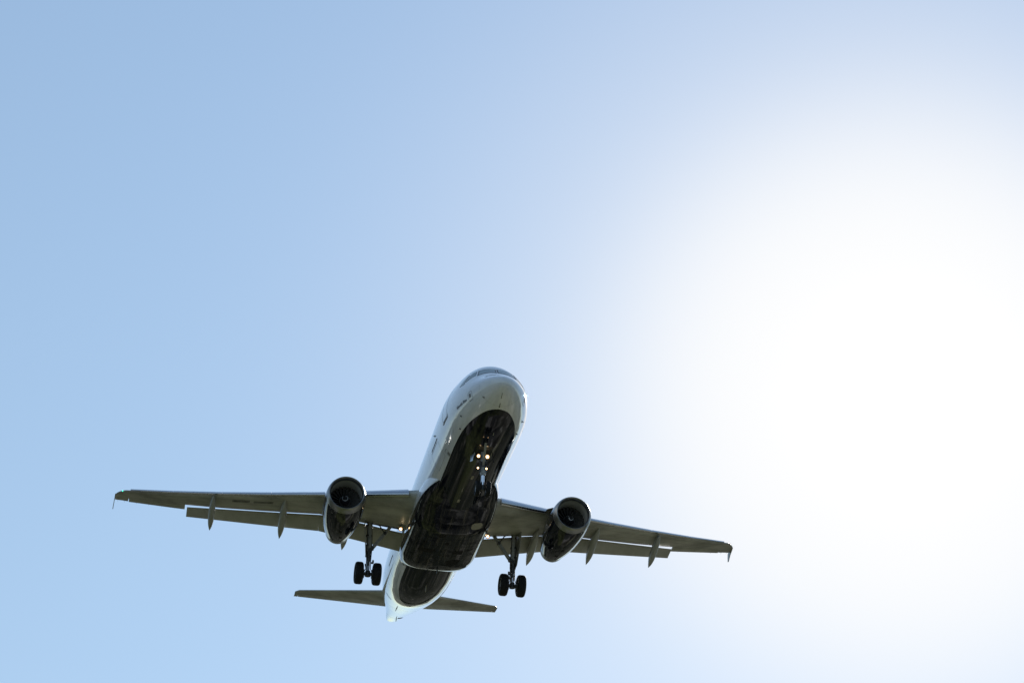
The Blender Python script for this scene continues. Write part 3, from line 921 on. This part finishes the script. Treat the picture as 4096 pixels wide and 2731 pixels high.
# ------------------------------------------------------------------ engines and pylons
def make_engine(sg):
    ey, ez = 5.70, -1.94
    c = Vector((11.4, ey * sg, ez))
    ax = Vector((1, -0.02 * sg, -0.036)).normalized()
    nac = MB()
    outer = [(.40, .975), (.7, 1.005), (1.1, 1.022), (1.6, 1.022), (2.2, 1.0), (2.8, .955), (3.4, .885), (3.9, .805), (4.3, .73), (4.45, .70)]
    nac.lathe(outer, c, ax, 72)
    eng = nac.obj('engine', M['navy'], root)
    lip = MB()
    prof = [(.402, .9755), (.28, .962), (.16, .938), (.07, .908), (.02, .878), (0, .858), (.012, .834), (.05, .808), (.12, .785), (.24, .772)]
    lip.lathe(prof, c, ax, 72)
    lip.obj('inlet_lip', M['lip_metal'], eng)
    duct = MB(); duct.lathe([(.242, .772), (.5, .774), (.8, .79), (1.0, .80), (1.35, .80)], c, ax, 72)
    duct.obj('inlet_duct', M['liner'], eng)
    fan = MB()
    fan.lathe([(1.22, .80), (1.22, .2)], c, ax, 48, 1)
    u = ax.orthogonal().normalized(); w = ax.cross(u)
    for k in range(22):
        a0 = 2 * math.pi * k / 22
        rows = []
        for i in range(6):
            r_ = .26 + (.795 - .26) * i / 5; tw = R(28 + 34 * i / 5); chd = .17
            d = u * math.cos(a0 + .18 * (i / 5)) + w * math.sin(a0 + .18 * (i / 5)); tn = ax.cross(d)
            p = c + ax * 1.05 + d * r_
            v = ax * math.cos(tw) + tn * math.sin(tw)
            rows.append([p - v * chd / 2, p + v * chd / 2])
        fan.grid(rows)
    fan.obj('fan', [M['fan'], M['dark_line']], eng)
    sp = MB()
    spf = [(.52, .0005), (.55, .045), (.60, .085), (.70, .15), (.82, .21), (.95, .25), (1.06, .265)]
    sp.lathe(spf, c, ax, 40, 0)
    # painted swirl on the spinner, and the pale bolt ring at its foot
    rows = []
    for i in range(26):
        t = i / 25; ang = R(40 + 330 * t) * sg; a = .575 + .13 * t
        r_ = lerp_tab(a, [p[0] for p in spf], [p[1] for p in spf]) + .006
        r2 = lerp_tab(a + .05 * (1 - .7 * t), [p[0] for p in spf], [p[1] for p in spf]) + .006
        d = u * math.cos(ang) + w * math.sin(ang)
        rows.append([c + ax * a + d * r_, c + ax * (a + .05 * (1 - .7 * t)) + d * r2])
    sp.grid(rows, False, 1)
    for k in range(22):
        ang = 2 * math.pi * k / 22; d = u * math.cos(ang) + w * math.sin(ang)
        sp.box(c + ax * 1.0 + d * .272, .02, .02, .02, None, 2)
    sp.obj('spinner', [M['spinner'], M['mark_white'], M['placard']], eng)
    noz = MB()
    noz.lathe([(4.452, .697), (4.7, .655), (4.95, .605), (5.0, .592), (4.98, .57), (4.6, .60), (4.2, .62)], c, ax, 64)
    noz.lathe([(4.2, .62), (4.2, .25), (4.75, .20), (5.15, .05), (5.2, .001)], c, ax, 40, 1)
    noz.obj('exhaust_nozzle', [M['exhaust_metal'], M['cove']], eng)
    # inboard strake
    st = MB()
    def npt(a, deg, d):
        # deg from straight up towards inboard
        r_ = lerp_tab(a, [p[0] for p in outer], [p[1] for p in outer]) + d
        return c + ax * a + Vector((0, -sg * math.sin(R(deg)) * r_, math.cos(R(deg)) * r_))
    st.plate([npt(.9, 52, -.02), npt(2.0, 52, -.02), npt(1.95, 52, .30), npt(1.55, 52, .26)], .025, npt(1.5, 52 + 90, 0) - c)
    st.obj('nacelle_strake', M['gear_dark'], eng)
    # the manufacturer's oval on the cowl side, and seams
    for side_deg in ((98,) if sg < 0 else (-98,)):
        em = MB()
        def ov(rr, a):
            A = 1.75 + rr * .33 * math.cos(R(a)); D = side_deg + math.degrees(rr * .15 * math.sin(R(a)))
            return npt(A, D, .006)
        em.grid([[ov(.62, a) for a in range(0, 360, 12)], [ov(1, a) for a in range(0, 360, 12)]], True, 0)
        em.grid([[ov(.001, a) for a in range(0, 360, 12)], [ov(.36, a) for a in range(0, 360, 12)]], True, 0)
        em.obj('cowl_emblem', M['placard'], eng)
    sm = MB()
    for a in (1.35, 2.75):
        ring = []
        for k in range(73):
            p = npt(a, 5 * k, 0); n_ = (p - (c + ax * a)).normalized(); ring.append((p, n_))
        sm.grid(strip_verts(ring, .012, .003))
    kl = []
    for i in range(20):
        a = 1.35 + 3.0 * i / 19; p = npt(a, 180, 0); kl.append((p, (p - (c + ax * a)).normalized()))
    sm.grid(strip_verts(kl, .014, .003))
    sm.obj('cowl_seams', M['dark_line'], eng)
    for a0, dg in ((2.55, 182), (3.55, 176)):
        dm = MB()
        pp = []
        for da, dd in ((-.12, -5), (.12, -5), (.12, 5), (-.12, 5)):
            pp.append(npt(a0 + da, dg + dd, .008))
        dm.add(pp, [(0, 1, 2, 3)])
        dm.obj('cowl_vent', M['dark_line'], eng)
    # small triangular lip plate
    tp = MB()
    A = [npt(.41, 180 + (-1 * 1) * 0 + (48 if True else 0), .006), npt(.41, 180 + 30, .006), npt(.80, 180 + 38, .006)]
    tp.add(A, [(0, 1, 2)])
    tp.obj('lip_joint', M['lip_metal'], eng)
    # pylon
    py = MB(); rows = []
    for x, zt, zb, hw in ((12.75, -1.03, -1.25, .02), (13.1, -.86, -1.4, .12), (13.8, -.62, -1.6, .19), (14.6, -.45, -1.6, .22), (15.6, -.55, -1.7, .23), (16.6, -.60, -1.6, .22), (17.6, -.62, -1.15, .17), (18.6, -.62, -.95, .09), (19.0, -.62, -.80, .03)):
        row = []
        for k in range(16):
            q = 2 * math.pi * k / 16; cc, ss = math.cos(q), math.sin(q)
            row.append(Vector((x, ey * sg + hw * math.copysign(abs(ss) ** .6, ss), (zt + zb) / 2 + (zt - zb) / 2 * math.copysign(abs(cc) ** .6, cc))))
        rows.append(row)
    py.grid(rows, True, 0, True, True)
    py.obj('engine_pylon', M['navy'], root)
make_engine(1); make_engine(-1)

# ------------------------------------------------------------------ tail surfaces
def make_tail(sg):
    mb = MB(); rows = []
    def hs(y, c, side):
        k = (y - .5) / 5.7
        lx, lz = 31.95 + k * 3.50, .80 + k * .83
        tx, tz = 35.62 + k * .98, 1.10 + k * .55
        ch = tx - lx
        th = .10
        if y > 6.0:
            lx += (y - 6.0) * 1.1; ch = tx - lx
        return Vector((lx + ch * c, y, lz + (tz - lz) * c + side * ch * yt(c, th)))
    ys = [.3, 1.0, 2, 3, 4, 5, 6.0, 6.12, 6.2, 6.22]
    n_up = 14
    def sec(y, c0, c1):
        cs = [c0 + (c1 - c0) * (1 - math.cos(math.pi / 2 * k / n_up)) if c0 == 0 else c0 + (c1 - c0) * k / n_up for k in range(n_up + 1)]
        fl = .35 if y > 6.21 else 1
        up = [hs(y, c, fl) for c in reversed(cs)]; lo = [hs(y, c, -fl) for c in (cs[1:] if c0 == 0 else cs)]
        return [mir(p, sg) for p in up + lo]
    mb.grid([sec(y, 0, .995) for y in (.3, .7, 1.1, 1.14)], True, 0, True, True)
    mb.grid([sec(y, 0, .72) for y in (1.14,) + tuple(ys[2:7])], True)
    mb.grid([sec(y, 0, .995) for y in ys[6:]], True, 0, True, True)
    st = mb.obj('horizontal_stabilizer', M['wing_grey'], root, True, 40)
    e = MB(); e.grid([sec(y, .728, .995) for y in (1.16, 2, 3, 4, 5, 5.98)], True, 0, True, True)
    e.obj('elevator', M['flap_grey'], st, True, 40)
make_tail(1); make_tail(-1)
def fin(c0, c1, ys_):
    rows = []
    for z in ys_:
        k = (z - 1.4) / 6.0
        lx, tx = 29.6 + 4.9 * k, 35.6 + 1.0 * k
        ch = tx - lx; row = []
        for side in (1, -1):
            for j in range(13):
                u = j / 12; u = 1 - u if side > 0 else u
                c = c0 + (c1 - c0) * (1 - math.cos(math.pi / 2 * u) if c0 == 0 else u)
                row.append(Vector((lx + ch * c, side * (ch * yt(c, .10) + (.003 if c > .98 else 0)), z)))
        rows.append(row)
    return rows
v = MB(); v.grid(fin(0, .68, [1.3, 2.5, 4, 5.5, 7.0, 7.4]), True, 0, False, True)
vs_ = v.obj('vertical_stabilizer', M['navy'], root, True, 40)
v = MB(); v.grid(fin(.69, .99, [2.0, 3, 4, 5.5, 7.0, 7.3]), True, 0, True, True)
v.obj('rudder', M['navy'], vs_, True, 40)

# ------------------------------------------------------------------ landing gear
def tyre_mesh(c, rad, wid, parent, groove=True):
    t = MB(); hw = wid / 2
    rr = rad
    prof = [(-hw * .55, rr * .50), (-hw * .86, rr * .56), (-hw * .99, rr * .70), (-hw, rr * .80), (-hw * .90, rr * .91), (-hw * .68, rr * .975), (-hw * .45, rr * .996)]
    for g_ in (-.28, 0, .28):
        prof += [(hw * (g_ - .04), rr), (hw * (g_ - .03), rr * .985), (hw * (g_ + .03), rr * .985), (hw * (g_ + .04), rr)]
    prof += [(hw * .45, rr * .996), (hw * .68, rr * .975), (hw * .90, rr * .91), (hw, rr * .80), (hw * .99, rr * .70), (hw * .86, rr * .56), (hw * .55, rr * .50)]
    t.lathe(prof, c, (0, 1, 0), 56)
    t.obj('tyre', M['rubber'], parent, True, 50)
    r_ = MB()
    r_.lathe([(-hw * .56, rr * .50), (-hw * .72, rr * .47), (-hw * .5, rr * .40), (-hw * .42, rr * .22), (-hw * .62, rr * .16), (-hw * .62, .001)], c, (0, 1, 0), 36)
    r_.lathe([(hw * .56, rr * .50), (hw * .72, rr * .47), (hw * .5, rr * .40), (hw * .42, rr * .22), (hw * .62, rr * .16), (hw * .62, .001)], c, (0, 1, 0), 36)
    for k in range(9):
        a = 2 * math.pi * k / 9
        for s_ in (-1, 1):
            r_.box(Vector(c) + Vector((math.cos(a) * rr * .31, s_ * hw * .47, math.sin(a) * rr * .31)), rr * .09, .03, rr * .09, None, 1)
    r_.obj('wheel_rim', [M['rim'], M['gear_dark']], parent, True, 40)

def make_main_gear(sg):
    Y = lambda y: y * sg
    s = MB()
    top, col, axl = Vector((17.68, Y(3.84), -.62)), Vector((17.70, Y(3.80), -2.42)), Vector((17.71, Y(3.795), -3.68))
    s.tube([top, top + (col - top) * .5, col, col + (axl - col) * .06], [.13, .13, .155, .15], 20)
    s.tube([col + (axl - col) * .05, col + (axl - col) * .45], [.125, .115], 18, 1)
    s.tube([col + (axl - col) * .40, axl - Vector((0, 0, -.05))], [.085, .085], 18, 2)
    for q_ in (-1, 1):
        s.tube([col + Vector((-.10, .09 * q_, -.05)), axl + Vector((-.10, .12 * q_, .25)), axl + Vector((-.02, .24 * q_, .05))], .022, 6, 1)
    s.bar(col + Vector((-.13, 0, .1)), axl + Vector((-.13, 0, .45)), .12, .06, 1, (1, 0, 0))
    s.tube([axl + Vector((0, 0, .16)), axl + Vector((0, 0, -.13))], [.13, .15], 16, 1)
    s.tube([axl + Vector((0, -.48, 0)), axl + Vector((0, .48, 0))], [.09, .09], 16, 1)
    for q in (-.26, .26):        # brake packs
        s.tube([axl + Vector((0, q - .07, 0)), axl + Vector((0, q + .07, 0))], [.235, .235], 20, 1)
    for zc in (-1.05, -1.6, -2.15, -2.5, -2.7):
        k = (zc - top.z) / (axl.z - top.z); p = top + (axl - top) * k
        s.tube([p + Vector((0, 0, .04)), p - Vector((0, 0, .04))], [.165, .165], 18, 1)
    # upper trunnion and side plate, lighter face
    s.bar(top + Vector((-.02, Y(.22), .02)), top + Vector((0, Y(-.45), -.02)), .18, .18, 1)
    s.bar(top + Vector((-.14, Y(-.02), -.05)), Vector((17.54, Y(3.76), -2.3)), .13, .04, 0, (1, 0, 0))
    # hydraulic lines
    s.tube([top + Vector((-.18, Y(-.12), -.1)), Vector((17.52, Y(3.68), -1.6)), Vector((17.54, Y(3.66), -2.5)), Vector((17.56, Y(3.70), -3.3))], .018, 6, 1)
    s.tube([top + Vector((-.16, Y(.13), -.1)), Vector((17.52, Y(3.93), -1.5)), Vector((17.53, Y(3.92), -2.6)), Vector((17.55, Y(3.85), -3.45))], .015, 6, 1)
    s.box((17.52, Y(3.65), -2.36), .14, .16, .12, None, 1)
    s.box((17.55, Y(3.62), -3.12), .1, .16, .07, None, 1)
    s.box((17.52, Y(3.57), -3.05), .07, .09, .14, None, 1)
    gear = s.obj('main_landing_gear', [M['gear'], M['gear_dark'], M['chrome']], root, True, 40)
    b = MB()
    bt, bb = Vector((17.55, Y(2.58), -.80)), Vector((17.62, Y(3.64), -2.30))
    md = bt + (bb - bt) * .42
    b.bar(bt, md, .13, .15); b.bar(md, bb, .14, .16)
    b.tube([md + Vector((-.09, 0, 0)), md + Vector((.09, 0, 0))], [.09, .09], 12, 1)
    b.tube([bb + Vector((-.1, 0, 0)), bb + Vector((.12, 0, 0))], [.09, .09], 12, 1)
    b.tube([md, Vector((17.6, Y(3.30), -1.02)), top + Vector((0, Y(-.12), -.12))], [.03, .03, .03], 8, 1)
    b.tube([md + Vector((.05, 0, 0)), Vector((17.8, Y(2.75), -1.0))], [.022, .022], 8, 1)
    b.obj('side_stay', [M['gear'], M['gear_dark']], gear, True, 40)
    tl = MB()
    for (a, e_) in ((Vector((17.83, Y(3.80), -2.45)), Vector((18.16, Y(3.80), -2.98))), (Vector((18.16, Y(3.80), -2.98)), Vector((17.84, Y(3.80), -3.55)))):
        tl.bar(a + Vector((0, .10, 0)), e_ + Vector((0, .02, 0)), .05, .06, 0, (0, 1, 0)); tl.bar(a - Vector((0, .10, 0)), e_ - Vector((0, .02, 0)), .05, .06, 0, (0, 1, 0))
    tl.obj('torque_link', M['gear_dark'], gear)
    d = MB()
    d.plate([Vector((x, Y(4.18 - (x - 17.15) * .15 + (z + .66) * .075), z)) for x, z in ((17.15, -.66), (18.55, -.72), (18.45, -1.95), (17.98, -2.55), (17.70, -2.72), (17.48, -2.6), (17.30, -1.9))], .035, (.15, sg, .06 * sg))
    d.obj('gear_door', M['wing_grey'], gear)
    for dy in (-.4635, .4635):
        tyre_mesh((17.71, Y(3.795) + dy, -3.66), .584, .43, gear)
make_main_gear(1); make_main_gear(-1)

def make_nose_gear():
    s = MB()
    top, col, axl = Vector((4.98, 0.03, -1.9)), Vector((5.02, 0.02, -3.08)), Vector((5.09, 0.01, -3.82))
    s.tube([top, col], [.115, .115], 18, 0)
    s.tube([top + (col - top) * .55, top + (col - top) * .75], [.15, .15], 18, 1)
    s.tube([top + (col - top) * .86, top + (col - top) * 1.0, col + Vector((0, 0, -.10))], [.135, .135, .125], 18, 0)
    s.tube([col + (axl - col) * .1, axl + Vector((0, 0, .12))], [.082, .082], 18, 2)
    s.tube([axl + Vector((0, 0, .16)), axl + Vector((0, 0, -.08))], [.11, .11], 16, 1)
    s.tube([axl + Vector((0, -.30, 0)), axl + Vector((0, .30, 0))], [.055, .055], 14, 1)
    s.bar(Vector((4.86, .19, -2.62)), Vector((4.86, -.15, -2.62)), .1, .12, 1)
    for y_ in (.16, -.12):
        s.tube([Vector((4.92, y_, -2.62)), Vector((4.94, y_ * 1.1, -3.05))], .03, 8, 1)
    gear = s.obj('nose_landing_gear', [M['gear'], M['gear_dark'], M['chrome']], root, True, 40)
    b = MB()
    b.bar(Vector((4.0, .08, -1.95)), Vector((4.86, .04, -2.72)), .10, .08)
    b.bar(Vector((5.3, .34, -2.0)), Vector((5.04, .08, -2.66)), .035, .035, 1)
    b.bar(Vector((5.3, -.28, -2.0)), Vector((5.04, -.03, -2.66)), .035, .035, 1)
    b.obj('drag_stay', [M['gear'], M['gear_dark']], gear)
    tl = MB()
    tl.bar(Vector((5.14, .02, -3.05)), Vector((5.46, .02, -3.40)), .14, .05, 0, (0, 1, 0)); tl.bar(Vector((5.46, .02, -3.40)), Vector((5.16, .02, -3.72)), .14, .05, 0, (0, 1, 0))
    tl.obj('torque_link', M['gear'], gear)
    for y_, r_ in ((.272, .10), (-.149, .112)):
        l_ = MB(); ax = Vector((-1, .1, -.30)).normalized(); c0 = Vector((4.86, y_, -2.285))
        l_.lathe([(.01, .001), (.012, r_ * .52)], c0, ax, 22, 0)
        l_.lathe([(.012, r_ * .52), (.013, r_ * .85)], c0, ax, 22, 2)
        l_.lathe([(.013, r_ * .85), (.02, r_), (-.02, r_ * 1.02), (-.12, r_ * .7), (-.15, .02)], c0, ax, 22, 1)
        l_.bar(c0 - ax * .1, Vector((4.98, .03, -2.30)), .05, .05, 1)
        l_.obj('landing_light', [M['landing_glow'], M['gear_dark'], M['landing_rim']], gear)
    for y_ in (.286, -.115):
        l_ = MB(); ax = Vector((-1, .1 * (1 if y_ > 0 else -1), -.25)).normalized(); c0 = Vector((4.86, y_, -2.895))
        l_.lathe([(.01, .001), (.012, .045)], c0, ax, 16, 0)
        l_.lathe([(.012, .045), (.016, .06), (-.05, .05), (-.08, .01)], c0, ax, 16, 1)
        l_.bar(c0 - ax * .05, Vector((4.98, .05, -2.85)), .04, .04, 1)
        l_.obj('turnoff_light', [M['taxi_glow'], M['gear_dark']], gear)
    for sg in (1, -1):
        d = MB()
        d.plate([Vector((5.05, .42 * sg, -2.03)), Vector((5.50, .54 * sg, -2.05)), Vector((5.42, .56 * sg, -2.36)), Vector((5.16, .49 * sg, -2.42))], .025, (-.25, .95 * sg, .12))
        d.obj('gear_door', M['bare_metal'] if sg > 0 else M['navy'], gear)
    # flat dark patch painting the shade of the open wheel bay
    wb = MB()
    patch_mb(wb, [(4.35, -.36), (5.75, -.36), (5.75, .36), (4.35, .36)], fvert, 0.006, 6)
    wb.obj('wheel_bay', M['cove'], gear)
    for y_ in (-.245, .245):
        tyre_mesh((5.09, y_ + .005, -3.82), .381, .22, gear)
make_nose_gear()
